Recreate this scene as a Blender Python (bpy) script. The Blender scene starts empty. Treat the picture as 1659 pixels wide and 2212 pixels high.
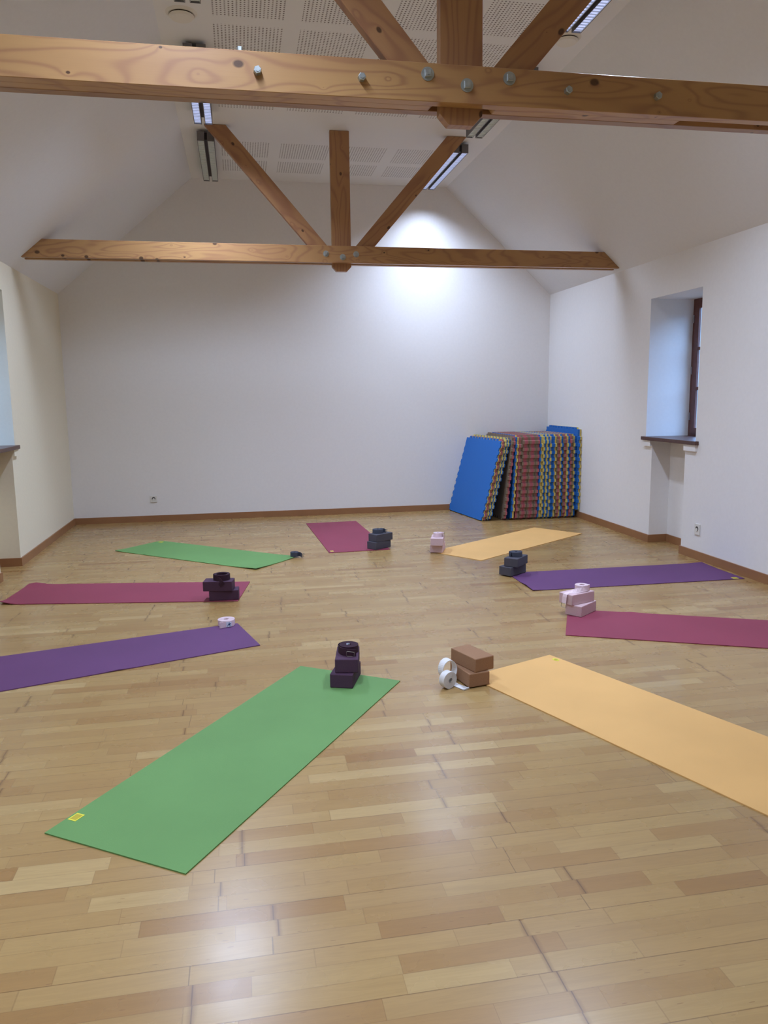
import bpy, bmesh, math, random
from mathutils import Matrix, Vector, Euler
random.seed(7)
C = bpy.context.scene.collection
sin, cos, PI = math.sin, math.cos, math.pi

# ------------------------------------------------------------------ room dims
XL, XR, Y0, Y1 = -2.0013, 3.9876, -3.6, 9.605
HL, HR, HC = 2.687, 2.748, 4.009
CXL, CXR = -0.4473, 2.6012
MAT_T = 0.005

# ------------------------------------------------------------------ materials
def lin(c):
    r = []
    for v in c[:3]:
        v /= 255.0
        r.append(v / 12.92 if v <= 0.04045 else ((v + 0.055) / 1.055) ** 2.4)
    return (r[0], r[1], r[2], 1.0)

class N:
    def __init__(s, name):
        s.m = bpy.data.materials.new(name); s.m.use_nodes = True
        s.t = s.m.node_tree; s.b = s.t.nodes['Principled BSDF']
    def n(s, kind, **kw):
        o = s.t.nodes.new(kind)
        for k, v in kw.items(): setattr(o, k, v)
        return o
    def l(s, a, b): s.t.links.new(a, b)
    def val(s, sock, v):
        if hasattr(v, 'is_output') or isinstance(v, bpy.types.NodeSocket): s.l(v, sock)
        else: sock.default_value = v
    def math(s, op, a, b=None, c=None, clamp=False):
        o = s.n('ShaderNodeMath', operation=op); o.use_clamp = clamp
        s.val(o.inputs[0], a)
        if b is not None: s.val(o.inputs[1], b)
        if c is not None: s.val(o.inputs[2], c)
        return o.outputs[0]
    def mix(s, f, a, b, blend='MIX'):
        o = s.n('ShaderNodeMix', data_type='RGBA', blend_type=blend)
        s.val(o.inputs[0], f); s.val(o.inputs[6], a); s.val(o.inputs[7], b)
        return o.outputs[2]
    def ramp(s, f, stops, interp='LINEAR'):
        o = s.n('ShaderNodeValToRGB'); o.color_ramp.interpolation = interp
        e = o.color_ramp.elements
        e[0].position, e[0].color = stops[0]
        e[1].position, e[1].color = stops[-1]
        for p, c in stops[1:-1]:
            k = e.new(p); k.color = c
        s.l(f, o.inputs[0]); return o.outputs[0]
    def noise(s, vec, scale=5, detail=2, rough=.5, dist=0, dim='3D'):
        o = s.n('ShaderNodeTexNoise', noise_dimensions=dim)
        if vec is not None: s.l(vec, o.inputs['Vector'])
        o.inputs['Scale'].default_value = scale; o.inputs['Detail'].default_value = detail
        o.inputs['Roughness'].default_value = rough; o.inputs['Distortion'].default_value = dist
        return o.outputs['Fac']
    def coord(s, which='Object', scale=(1, 1, 1), loc=(0, 0, 0)):
        c = s.n('ShaderNodeTexCoord'); m = s.n('ShaderNodeMapping')
        m.inputs['Scale'].default_value = scale; m.inputs['Location'].default_value = loc
        s.l(c.outputs[which], m.inputs['Vector']); return m.outputs['Vector']
    def bump(s, h, strength=.2, dist=.01):
        o = s.n('ShaderNodeBump'); o.inputs['Strength'].default_value = strength
        o.inputs['Distance'].default_value = dist
        s.l(h, o.inputs['Height']); s.l(o.outputs[0], s.b.inputs['Normal'])

def plain(name, rgb, rough=.6, metal=0.0, spec=.5, noise=0.0, bump=0.0, scale=60):
    k = N(name); k.b.inputs['Roughness'].default_value = rough
    k.b.inputs['Metallic'].default_value = metal
    k.b.inputs['Specular IOR Level'].default_value = spec
    c = lin(rgb)
    if noise or bump:
        f = k.noise(k.coord(), scale, 3)
        if noise:
            d = tuple(v * (1 - noise) for v in c[:3]) + (1,)
            u = tuple(min(1, v * (1 + noise)) for v in c[:3]) + (1,)
            k.l(k.ramp(f, [(0.3, d), (0.7, u)]), k.b.inputs['Base Color'])
        else: k.b.inputs['Base Color'].default_value = c
        if bump: k.bump(f, bump, .003)
    else: k.b.inputs['Base Color'].default_value = c
    return k.m

def wall_mat(name, rgb, bump=.12):
    return plain(name, rgb, .75, spec=.25, noise=.012, bump=bump, scale=35)

def ceiling_mat():
    """white plasterboard with blocks of small drilled holes"""
    k = N('perforated_plasterboard'); k.b.inputs['Roughness'].default_value = .8
    k.b.inputs['Specular IOR Level'].default_value = .2
    c = k.n('ShaderNodeTexCoord'); sp = k.n('ShaderNodeSeparateXYZ'); k.l(c.outputs['Object'], sp.inputs[0])
    x, y = sp.outputs[0], sp.outputs[1]
    P = 0.0257
    fx = k.math('SUBTRACT', k.math('FRACT', k.math('DIVIDE', k.math('ADD', x, .085 + 10 * P * 10), P)), .5)
    fy = k.math('SUBTRACT', k.math('FRACT', k.math('DIVIDE', k.math('ADD', y, 10.0), P)), .5)
    d = k.math('SQRT', k.math('ADD', k.math('MULTIPLY', fx, fx), k.math('MULTIPLY', fy, fy)))
    hole = k.math('LESS_THAN', d, .24)
    mx = k.math('FRACT', k.math('DIVIDE', k.math('ADD', x, .085 + 6.02), .602))
    inx = k.math('LESS_THAN', mx, .82)
    inx = k.math('MULTIPLY', inx, k.math('MULTIPLY', k.math('GREATER_THAN', x, -.09), k.math('LESS_THAN', x, 2.22)))
    iny = None
    for a, b in ((8.83, 9.25), (8.23, 8.72), (6.87, 7.32), (6.35, 6.77), (5.77, 6.25), (5.17, 5.66), (4.57, 5.06), (3.97, 4.46), (2.8, 3.3), (2.2, 2.7), (1.6, 2.1), (1.0, 1.5)):
        v = k.math('MULTIPLY', k.math('GREATER_THAN', y, a), k.math('LESS_THAN', y, b))
        iny = v if iny is None else k.math('ADD', iny, v)
    f = k.math('MULTIPLY', hole, k.math('MULTIPLY', inx, iny))
    k.l(k.mix(f, lin((228, 227, 225)), lin((128, 120, 115))), k.b.inputs['Base Color'])
    return k.m

def floor_mat():
    k = N('strip_parquet')
    c = k.n('ShaderNodeTexCoord'); sp = k.n('ShaderNodeSeparateXYZ'); k.l(c.outputs['Object'], sp.inputs[0])
    x, y = sp.outputs[0], sp.outputs[1]
    W, L, BL = .0695, .46, 2.2
    yy = k.math('DIVIDE', k.math('ADD', y, 20.0), W)
    row = k.math('FLOOR', yy)
    def wn(v, dim='1D', seed=0.0):
        o = k.n('ShaderNodeTexWhiteNoise', noise_dimensions=dim)
        if dim == '1D': k.l(k.math('ADD', v, seed), o.inputs['W'])
        else: k.l(v, o.inputs['Vector'])
        return o.outputs['Value']
    off = k.math('MULTIPLY', wn(row, seed=3.3), 3.0)
    wob = k.math('MULTIPLY', wn(row, seed=9.1), .16)
    xx = k.math('DIVIDE', k.math('ADD', k.math('ADD', x, 30.0), off), k.math('ADD', wob, L - .08))
    xx2 = k.math('ADD', xx, k.math('MULTIPLY', k.math('SINE', k.math('MULTIPLY', xx, 2.1)), .22))
    cell = k.math('FLOOR', xx2)
    cv = k.n('ShaderNodeCombineXYZ'); k.l(row, cv.inputs[0]); k.l(cell, cv.inputs[1])
    rnd = wn(cv.outputs[0], '3D')
    cv2 = k.n('ShaderNodeCombineXYZ'); k.l(row, cv2.inputs[0]); k.l(cell, cv2.inputs[1]); cv2.inputs[2].default_value = 7
    rnd2 = wn(cv2.outputs[0], '3D')
    base = k.ramp(rnd, [(0, lin((146, 108, 62))), (.05, lin((156, 120, 72))), (.3, lin((161, 128, 79))), (.7, lin((167, 135, 84))), (.93, lin((172, 142, 91))), (1, lin((182, 154, 104)))])
    # grain
    gv = k.n('ShaderNodeCombineXYZ')
    k.l(k.math('ADD', k.math('MULTIPLY', x, 3.0), k.math('MULTIPLY', rnd, 40.0)), gv.inputs[0])
    k.l(k.math('MULTIPLY', y, 42.0), gv.inputs[1]); k.l(k.math('MULTIPLY', rnd2, 20.0), gv.inputs[2])
    g = k.noise(gv.outputs[0], 1.0, 2.5, .5, .25)
    g2 = k.math('SINE', k.math('MULTIPLY', g, 44.0))
    gm = k.math('ADD', k.math('MULTIPLY', k.math('ADD', g2, 1.0), .045), k.math('MULTIPLY', k.math('SUBTRACT', .62, g), .34), clamp=True)
    col = k.mix(gm, base, lin((108, 78, 48)))
    # short dark flecks and pin knots
    fv = k.coord('Object', (13, 75, 1))
    vo = k.n('ShaderNodeTexVoronoi'); k.l(fv, vo.inputs['Vector']); vo.inputs['Scale'].default_value = 1.0
    fl = k.math('LESS_THAN', vo.outputs['Distance'], .12)
    wr = k.n('ShaderNodeTexWhiteNoise', noise_dimensions='3D'); k.l(vo.outputs['Position'], wr.inputs['Vector'])
    fl = k.math('MULTIPLY', fl, k.math('GREATER_THAN', wr.outputs['Value'], .74))
    col = k.mix(k.math('MULTIPLY', fl, .45), col, lin((105, 68, 38)))
    # broad wear
    big = k.noise(k.coord('Object', (1, 1.6, 1)), 1.3, 3, .55)
    col = k.mix(k.math('MULTIPLY', k.math('SUBTRACT', big, .35), .5, clamp=True), col, lin((148, 119, 74)))
    # joints
    fy = k.math('FRACT', yy); dy = k.math('MINIMUM', fy, k.math('SUBTRACT', 1.0, fy))
    fxx = k.math('FRACT', xx2); dx = k.math('MINIMUM', fxx, k.math('SUBTRACT', 1.0, fxx))
    # each board is three strips: long seams every third row are the darker ones
    row3 = k.math('FLOOR', k.math('DIVIDE', row, 3.0))
    seam3 = k.math('LESS_THAN', k.math('FRACT', k.math('ADD', k.math('DIVIDE', yy, 3.0), .008)), .016)
    thin = k.math('MAXIMUM', k.math('LESS_THAN', dy, .018), k.math('LESS_THAN', dx, .0032))
    boff = k.math('MULTIPLY', wn(row3, seed=5.7), 7.0)
    bx = k.math('DIVIDE', k.math('ADD', k.math('ADD', x, 30.0), boff), BL / 2.4)
    jit = k.math('MULTIPLY', k.math('SUBTRACT', wn(row, seed=11.0), .5), .03)
    fb = k.math('FRACT', k.math('ADD', bx, jit)); db = k.math('MINIMUM', fb, k.math('SUBTRACT', 1.0, fb))
    cb = k.n('ShaderNodeCombineXYZ'); k.l(row, cb.inputs[0]); k.l(k.math('FLOOR', k.math('ADD', bx, .5)), cb.inputs[1]); cb.inputs[2].default_value = 3
    strong = k.math('GREATER_THAN', wn(cb.outputs[0], '3D'), .35)
    n1 = k.noise(k.coord('Object', (14, 14, 1)), 1, 3)
    stain = k.math('MULTIPLY', k.math('SUBTRACT', 1.0, k.math('DIVIDE', db, k.math('MULTIPLY', n1, .026)), clamp=True), strong)
    endj = k.math('LESS_THAN', db, .0018)
    col = k.mix(k.math('MULTIPLY', thin, .26), col, lin((92, 60, 32)))
    col = k.mix(k.math('MULTIPLY', seam3, .36), col, lin((84, 54, 28)))
    col = k.mix(k.math('MULTIPLY', stain, .55), col, lin((104, 70, 40)))
    col = k.mix(k.math('MULTIPLY', endj, .5), col, lin((70, 46, 28)))
    # scuff streaks
    sv = k.noise(k.coord('Object', (30, 4, 1), (3, 1, 0)), 1, 2, .5, 1.5)
    col = k.mix(k.math('MULTIPLY', k.math('GREATER_THAN', sv, .80), .3), col, lin((110, 84, 58)))
    k.l(col, k.b.inputs['Base Color'])
    rn = k.noise(k.coord('Object', (3, 3, 1)), 2, 3)
    k.l(k.math('ADD', k.math('MULTIPLY', rn, .08), k.math('ADD', k.math('MULTIPLY', rnd2, .03), .225)), k.b.inputs['Roughness'])
    k.b.inputs['Specular IOR Level'].default_value = .7
    return k.m

def pine_mat(name, tint=1.0, seed=0.0, ring=26.0, red=(1, 1, 1)):
    k = N(name)
    v = k.coord('Object', (1, 1, 1), (seed, seed * .7, seed * .3))
    sp = k.n('ShaderNodeSeparateXYZ'); k.l(v, sp.inputs[0])
    cm = k.n('ShaderNodeCombineXYZ')
    k.l(k.math('MULTIPLY', sp.outputs[0], .9), cm.inputs[0]); k.l(k.math('MULTIPLY', sp.outputs[1], 4.0), cm.inputs[1]); k.l(k.math('MULTIPLY', sp.outputs[2], 5.0), cm.inputs[2])
    n = k.noise(cm.outputs[0], 1.0, 1.5, .45, .35)
    # knots bend the grain
    kc = k.n('ShaderNodeCombineXYZ'); k.l(k.math('MULTIPLY', sp.outputs[0], 3.6), kc.inputs[0]); k.l(k.math('MULTIPLY', k.math('ADD', sp.outputs[2], k.math('MULTIPLY', sp.outputs[1], .4)), 5.2), kc.inputs[1])
    vo = k.n('ShaderNodeTexVoronoi', voronoi_dimensions='2D'); k.l(kc.outputs[0], vo.inputs['Vector']); vo.inputs['Scale'].default_value = 1
    kd = vo.outputs['Distance']
    bend = k.math('DIVIDE', .010, k.math('ADD', kd, .06))
    rings = k.math('SINE', k.math('MULTIPLY', k.math('ADD', n, bend), ring * 3.2))
    rings = k.math('POWER', k.math('MULTIPLY', k.math('ADD', rings, 1.0), .5), 3.5)
    fine = k.noise(k.coord('Object', (3, 90, 160)), 1, 3, .6)
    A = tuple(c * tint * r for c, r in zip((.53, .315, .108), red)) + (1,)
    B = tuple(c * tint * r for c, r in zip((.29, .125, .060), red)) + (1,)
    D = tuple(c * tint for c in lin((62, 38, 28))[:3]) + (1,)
    col = k.mix(k.math('MULTIPLY', rings, .5), A, B)
    col = k.mix(k.math('MULTIPLY', fine, .22), col, B)
    big = k.noise(k.coord('Object', (.8, 2, 3), (seed, 0, 0)), 1.2, 2)
    col = k.mix(k.math('MULTIPLY', k.math('SUBTRACT', big, .4), .9, clamp=True), col, B)
    wr = k.n('ShaderNodeTexWhiteNoise', noise_dimensions='3D'); k.l(vo.outputs['Position'], wr.inputs['Vector'])
    rad = k.math('MULTIPLY', k.math('SUBTRACT', wr.outputs['Value'], .32, clamp=True), .15)
    kn = k.math('SUBTRACT', 1.0, k.math('DIVIDE', kd, k.math('ADD', rad, .001)), clamp=True)
    kn = k.math('MULTIPLY', kn, 2.6, clamp=True)
    col = k.mix(k.math('MULTIPLY', kn, .85), col, D)
    k.l(col, k.b.inputs['Base Color'])
    k.b.inputs['Roughness'].default_value = .36
    k.b.inputs['Specular IOR Level'].default_value = .5
    k.bump(fine, .08, .002)
    return k.m

def mat_mat(name, rgb):
    """yoga mat rubber: fine pimpled texture"""
    k = N(name)
    f = k.noise(k.coord('Object'), 260, 2)
    g = k.noise(k.coord('Object'), 2.2, 3)
    c = lin(rgb)
    a = tuple(v * .93 for v in c[:3]) + (1,); b = tuple(min(1, v * 1.06) for v in c[:3]) + (1,)
    k.l(k.mix(k.math('MULTIPLY', f, .35), k.ramp(g, [(.3, a), (.7, b)]), a), k.b.inputs['Base Color'])
    k.b.inputs['Roughness'].default_value = .7; k.b.inputs['Specular IOR Level'].default_value = .3
    k.bump(f, .25, .0015)
    return k.m

def weave_mat(name, rgb, rough=.8):
    k = N(name)
    v = k.coord('Object', (700, 700, 260))
    w = k.n('ShaderNodeTexWave', wave_type='BANDS', bands_direction='Z'); k.l(v, w.inputs['Vector']); w.inputs['Scale'].default_value = 1
    f = k.noise(k.coord('Object'), 180, 2)
    c = lin(rgb); a = tuple(x * .86 for x in c[:3]) + (1,)
    k.l(k.mix(f, c, a), k.b.inputs['Base Color'])
    k.b.inputs['Roughness'].default_value = rough; k.b.inputs['Specular IOR Level'].default_value = .3
    k.bump(w.outputs['Fac'], .15, .001)
    return k.m

def emit_mat(name, rgb, strength):
    k = N(name)
    k.b.inputs['Base Color'].default_value = lin(rgb)
    k.b.inputs['Emission Color'].default_value = lin(rgb)
    k.b.inputs['Emission Strength'].default_value = strength
    k.b.inputs['Roughness'].default_value = .4
    return k.m

M = {}
M['wall'] = wall_mat('white_plaster', (232, 230, 228))
M['cream'] = wall_mat('cream_plaster', (231, 223, 200), .3)
M['slope'] = wall_mat('ceiling_plaster', (226, 227, 229), .03)
M['ceil'] = ceiling_mat()
M['floor'] = floor_mat()
M['skirt'] = plain('brown_skirting', (150, 106, 70), .38, noise=.06, scale=8)
M['pineA'] = pine_mat('pine_beam', .92, 0.0, 22, (1.0, .97, 1.08))
M['pineB'] = pine_mat('pine_beam_far', .86, 5.3, 30, (1.0, .94, 1.06))
M['pineC'] = pine_mat('pine_post', .80, 9.1, 16, (1.02, .925, 1.15))
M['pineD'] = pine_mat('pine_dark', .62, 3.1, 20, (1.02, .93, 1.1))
M['steel'] = plain('galvanised_steel', (176, 182, 180), .42, metal=.75, noise=.1, scale=40)
M['ring'] = plain('nickel_ring', (176, 170, 158), .3, metal=.9)
M['lampgrey'] = plain('grey_lamp_casing', (112, 110, 112), .5, metal=.2)
M['lampdark'] = plain('dark_lamp_spine', (52, 46, 50), .6)
M['louvre'] = plain('louvre_aluminium', (214, 220, 220), .35, metal=.15)
M['tube_on'] = emit_mat('lit_tube_glow', (196, 208, 255), .8)
M['tube_off'] = plain('unlit_tube_glass', (234, 240, 232), .3)
M['sillwood'] = plain('dark_sill_wood', (84, 56, 48), .35, noise=.12, scale=20)
M['framewood'] = plain('dark_red_frame_wood', (98, 58, 50), .45, noise=.15, scale=25)
M['hinge'] = plain('grey_hinge', (150, 145, 150), .5, metal=.3)
M['plastic'] = plain('white_plastic', (222, 220, 212), .35)
M['socket_shade'] = plain('painted_socket_shade', (70, 66, 62), .6)  # dark colour paints the shade inside the socket recess
M['vent'] = plain('vent_white', (225, 220, 208), .5)
M['ventgap'] = plain('vent_gap_dark', (52, 38, 32), .8)
M['m_green'] = mat_mat('mat_green', (101, 142, 82))
M['m_yellow'] = mat_mat('mat_yellow', (218, 171, 105))
M['m_red'] = mat_mat('mat_crimson', (136, 58, 77))
M['m_purple'] = mat_mat('mat_purple', (98, 60, 103))
M['tag_y'] = plain('yellow_tag', (214, 208, 62), .6)
M['tag_o'] = plain('ochre_print', (176, 160, 44), .6)
M['tag_c'] = plain('cream_tag', (222, 190, 120), .6)
M['b_brown'] = plain('brown_cork_foam', (148, 112, 84), .85, spec=.2, noise=.05, bump=.2, scale=150)
M['b_maroon'] = plain('aubergine_foam', (76, 52, 72), .8, spec=.25, noise=.05, bump=.15, scale=150)
M['b_grey'] = plain('slate_foam', (78, 76, 84), .8, spec=.25, noise=.05, bump=.15, scale=150)
M['b_pink'] = plain('pale_pink_foam', (206, 178, 182), .85, spec=.2, noise=.04, bump=.15, scale=150)
M['s_white'] = weave_mat('cotton_webbing_white', (226, 224, 224))
M['s_maroon'] = weave_mat('cotton_webbing_aubergine', (56, 30, 46))
M['s_grey'] = weave_mat('cotton_webbing_slate', (72, 76, 90))
M['s_pink'] = weave_mat('cotton_webbing_pink', (232, 208, 214))
M['lab_w'] = plain('white_label', (218, 226, 240), .7)
M['lab_b'] = plain('blue_print', (46, 84, 120), .7)
M['t_blue'] = plain('eva_blue', (36, 105, 184), .6, spec=.3, noise=.03, scale=200)
M['t_yellow'] = plain('eva_yellow', (204, 186, 104), .65, spec=.3, noise=.04, scale=200)
M['t_red'] = plain('eva_red', (172, 94, 102), .65, spec=.3, noise=.04, scale=200)
M['t_khaki'] = plain('eva_olive', (132, 114, 96), .7, spec=.3, noise=.04, scale=200)
def glass_mat():
    k = N('window_glass'); t = k.t
    out = [n for n in t.nodes if n.type == 'OUTPUT_MATERIAL'][0]
    tr = k.n('ShaderNodeBsdfTransparent'); gl = k.n('ShaderNodeBsdfGlossy'); gl.inputs['Roughness'].default_value = .03
    mx = k.n('ShaderNodeMixShader'); mx.inputs[0].default_value = .07
    k.l(tr.outputs[0], mx.inputs[1]); k.l(gl.outputs[0], mx.inputs[2]); k.l(mx.outputs[0], out.inputs['Surface'])
    t.nodes.remove(k.b); return k.m
M['glass'] = glass_mat()

# ------------------------------------------------------------------ mesh helpers
def finish(name, bm, mats, parent=None, loc=None, rot=None, smooth=False):
    me = bpy.data.meshes.new(name)
    bmesh.ops.recalc_face_normals(bm, faces=bm.faces)
    bm.to_mesh(me); bm.free()
    if not isinstance(mats, (list, tuple)): mats = [mats]
    for m in mats: me.materials.append(m)
    if smooth:
        for p in me.polygons: p.use_smooth = True
    o = bpy.data.objects.new(name, me); C.objects.link(o)
    if parent is not None: o.parent = parent
    if loc is not None: o.location = loc
    if rot is not None: o.rotation_euler = rot
    return o

def box(bm, x0, x1, y0, y1, z0, z1, mi=0, bev=0.0):
    vs = [bm.verts.new(p) for p in ((x0, y0, z0), (x1, y0, z0), (x1, y1, z0), (x0, y1, z0), (x0, y0, z1), (x1, y0, z1), (x1, y1, z1), (x0, y1, z1))]
    fs = []
    for idx in ((3, 2, 1, 0), (4, 5, 6, 7), (0, 1, 5, 4), (1, 2, 6, 5), (2, 3, 7, 6), (3, 0, 4, 7)):
        f = bm.faces.new([vs[i] for i in idx]); f.material_index = mi; fs.append(f)
    if bev:
        es = set(e for f in fs for e in f.edges)
        r = bmesh.ops.bevel(bm, geom=list(es), offset=bev, segments=2, affect='EDGES', profile=.6)
        for f in r['faces']: f.material_index = mi
    return vs

def prism(bm, pts, a, b, axis='y', mi=0):
    """extrude polygon of 2-D points between a and b along an axis"""
    def P(p, t):
        return (p[0], t, p[1]) if axis == 'y' else ((t, p[0], p[1]) if axis == 'x' else (p[0], p[1], t))
    A = [bm.verts.new(P(p, a)) for p in pts]; B = [bm.verts.new(P(p, b)) for p in pts]
    fs = [bm.faces.new(A), bm.faces.new(B[::-1])]
    n = len(pts)
    for i in range(n): fs.append(bm.faces.new((A[i], B[i], B[(i + 1) % n], A[(i + 1) % n])))
    for f in fs: f.material_index = mi
    return fs

def cyl(bm, c, r, h, axis='z', seg=24, r2=None, mi=0):
    r2 = r if r2 is None else r2
    A, B = [], []
    for i in range(seg):
        t = 2 * PI * i / seg; u, v = cos(t), sin(t)
        def P(rr, d):
            if axis == 'z': return (c[0] + rr * u, c[1] + rr * v, c[2] + d)
            if axis == 'y': return (c[0] + rr * u, c[1] + d, c[2] + rr * v)
            return (c[0] + d, c[1] + rr * u, c[2] + rr * v)
        A.append(bm.verts.new(P(r, 0))); B.append(bm.verts.new(P(r2, h)))
    fs = [bm.faces.new(A), bm.faces.new(B[::-1])]
    for i in range(seg): fs.append(bm.faces.new((A[i], B[i], B[(i + 1) % seg], A[(i + 1) % seg])))
    for f in fs: f.material_index = mi
    return fs

def tube(bm, pts, r, closed=False, seg=8):
    rings = []; n = len(pts)
    for i in range(n):
        p = Vector(pts[i])
        a = Vector(pts[(i - 1) % n]) if (closed or i > 0) else p
        b = Vector(pts[(i + 1) % n]) if (closed or i < n - 1) else p
        t = (b - a).normalized(); up = Vector((0, 0, 1)) if abs(t.z) < .9 else Vector((1, 0, 0))
        s = t.cross(up).normalized(); u = s.cross(t)
        rings.append([bm.verts.new(p + s * r * cos(2 * PI * j / seg) + u * r * sin(2 * PI * j / seg)) for j in range(seg)])
    m = n if closed else n - 1
    for i in range(m):
        A, B = rings[i], rings[(i + 1) % n]
        for j in range(seg): bm.faces.new((A[j], A[(j + 1) % seg], B[(j + 1) % seg], B[j]))
    if not closed:
        bm.faces.new(rings[0]); bm.faces.new(rings[-1][::-1])

def ribbon(bm, path, width_dirs, w, th):
    """flat webbing: path points, width direction per point"""
    n = len(path); rows = []
    for i in range(n):
        p = Vector(path[i]); a = Vector(path[max(0, i - 1)]); b = Vector(path[min(n - 1, i + 1)])
        t = (b - a).normalized(); wd = Vector(width_dirs[i]); wd = (wd - t * wd.dot(t)).normalized()
        nn = t.cross(wd).normalized()
        rows.append([bm.verts.new(p + wd * sx * w / 2 + nn * sy * th / 2) for sx, sy in ((-1, -1), (1, -1), (1, 1), (-1, 1))])
    for i in range(n - 1):
        A, B = rows[i], rows[i + 1]
        for j in range(4): bm.faces.new((A[j], A[(j + 1) % 4], B[(j + 1) % 4], B[j]))
    bm.faces.new(rows[0]); bm.faces.new(rows[-1][::-1])

def tag(o, label, cat, group=None):
    o['label'] = label; o['category'] = cat
    if group: o['group'] = group
    return o
def struct(o):
    o['kind'] = 'structure'; return o
def empty(name, loc=(0, 0, 0), rz=0.0, rot=None):
    o = bpy.data.objects.new(name, None); C.objects.link(o); o.location = loc
    o.rotation_euler = rot if rot else (0, 0, rz); o.empty_display_size = .1
    return o

# ------------------------------------------------------------------ shell
bm = bmesh.new(); box(bm, XL - .6, XR + .6, Y0 - .2, Y1 + .2, -.2, 0)
struct(finish('floor', bm, M['floor']))

bm = bmesh.new()      # gable walls
gab = [(XL - .5, 0), (XR + .5, 0), (XR + .5, HR - .47), (XR, HR), (CXR, HC), (CXL, HC), (XL, HL), (XL - .5, HL - .47)]
gab = [(XL - .5, -.2), (XR + .5, -.2), (XR + .5, 4.3), (XL - .5, 4.3)]
prism(bm, gab, Y1, Y1 + .25); struct(finish('wall_back', bm, M['wall']))
bm = bmesh.new(); prism(bm, gab, Y0 - .25, Y0); struct(finish('wall_front', bm, M['wall']))

WR = dict(y0=6.23, y1=7.09, z0=1.04, z1=2.39, ny0=6.385, ny1=6.965, dep=.20)
WL = dict(y0=6.54, y1=7.40, z0=1.072, z1=2.44, ny0=6.69, ny1=7.29, dep=.20)
WT = .50
def side_wall(name, X, s, H, w, m):
    """wall with a window opening and the recess below it; s = outward sign"""
    bm = bmesh.new()
    def B(d0, d1, a, b, c, d):
        xs = sorted((X + s * d0, X + s * d1)); box(bm, xs[0], xs[1], a, b, c, d)
    B(0, WT, Y0, w['y0'], 0, H); B(0, WT, w['y1'], Y1, 0, H)
    B(0, WT, w['y0'], w['y1'], w['z1'], H)
    B(0, WT, w['y0'], w['ny0'], 0, w['z0'] - .012); B(0, WT, w['ny1'], w['y1'], 0, w['z0'] - .012)
    B(w['dep'], WT, w['ny0'], w['ny1'], 0, w['z0'] - .012)
    # plaster corbels carrying both ends of the sill
    B(-.022, 0, w['ny1'] + .002, w['y1'] + .018, w['z0'] - .078, w['z0'] - .022)
    B(-.022, 0, w['y0'] - .03, w['ny0'] - .002, w['z0'] - .078, w['z0'] - .022)
    return struct(finish(name, bm, m))
side_wall('wall_right', XR, 1, HR, WR, M['wall'])
side_wall('wall_left', XL, -1, HL, WL, M['cream'])

bm = bmesh.new()      # ceiling: flat strip with sound holes and the two slopes
T = .12
sl = (HC - HL) / (CXL - XL); sr = (HC - HR) / (XR - CXR)
prism(bm, [(CXL, HC), (CXR, HC), (CXR, HC + T), (CXL, HC + T)], Y0, Y1, mi=0)
prism(bm, [(XL, HL), (CXL, HC), (CXL, HC + T), (XL, HL + T)], Y0, Y1, mi=1)
prism(bm, [(XL - WT, HL), (XL, HL), (XL, HL + T), (XL - WT, HL + T)], Y0, Y1, mi=1)
prism(bm, [(CXR, HC), (XR, HR), (XR, HR + T), (CXR, HC + T)], Y0, Y1, mi=1)
prism(bm, [(XR, HR), (XR + WT, HR), (XR + WT, HR + T), (XR, HR + T)], Y0, Y1, mi=1)
struct(finish('ceiling', bm, [M['ceil'], M['slope']]))

# skirting boards
SH, ST = .076, .013
def skirt(name, segs):
    bm = bmesh.new()
    for s in segs: box(bm, *s, 0.0, SH)
    return struct(finish(name, bm, M['skirt']))
skirt('baseboard_back', [(XL, XR, Y1 - ST, Y1)])
w = WR
skirt('baseboard_right', [(XR - ST, XR, w['ny1'] - ST, Y1 - ST), (XR, XR + w['dep'], w['ny1'] - ST, w['ny1']),
      (XR + w['dep'] - ST, XR + w['dep'], w['ny0'] + ST, w['ny1'] - ST), (XR, XR + w['dep'], w['ny0'], w['ny0'] + ST), (XR - ST, XR, Y0, w['ny0'] + ST)])
w = WL
skirt('baseboard_left', [(XL, XL + ST, w['ny1'] - ST, Y1 - ST), (XL - w['dep'], XL, w['ny1'] - ST, w['ny1']),
      (XL - w['dep'], XL - w['dep'] + ST, w['ny0'] + ST, w['ny1'] - ST), (XL - w['dep'], XL, w['ny0'], w['ny0'] + ST), (XL, XL + ST, Y0, w['ny0'] + ST)])

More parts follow.
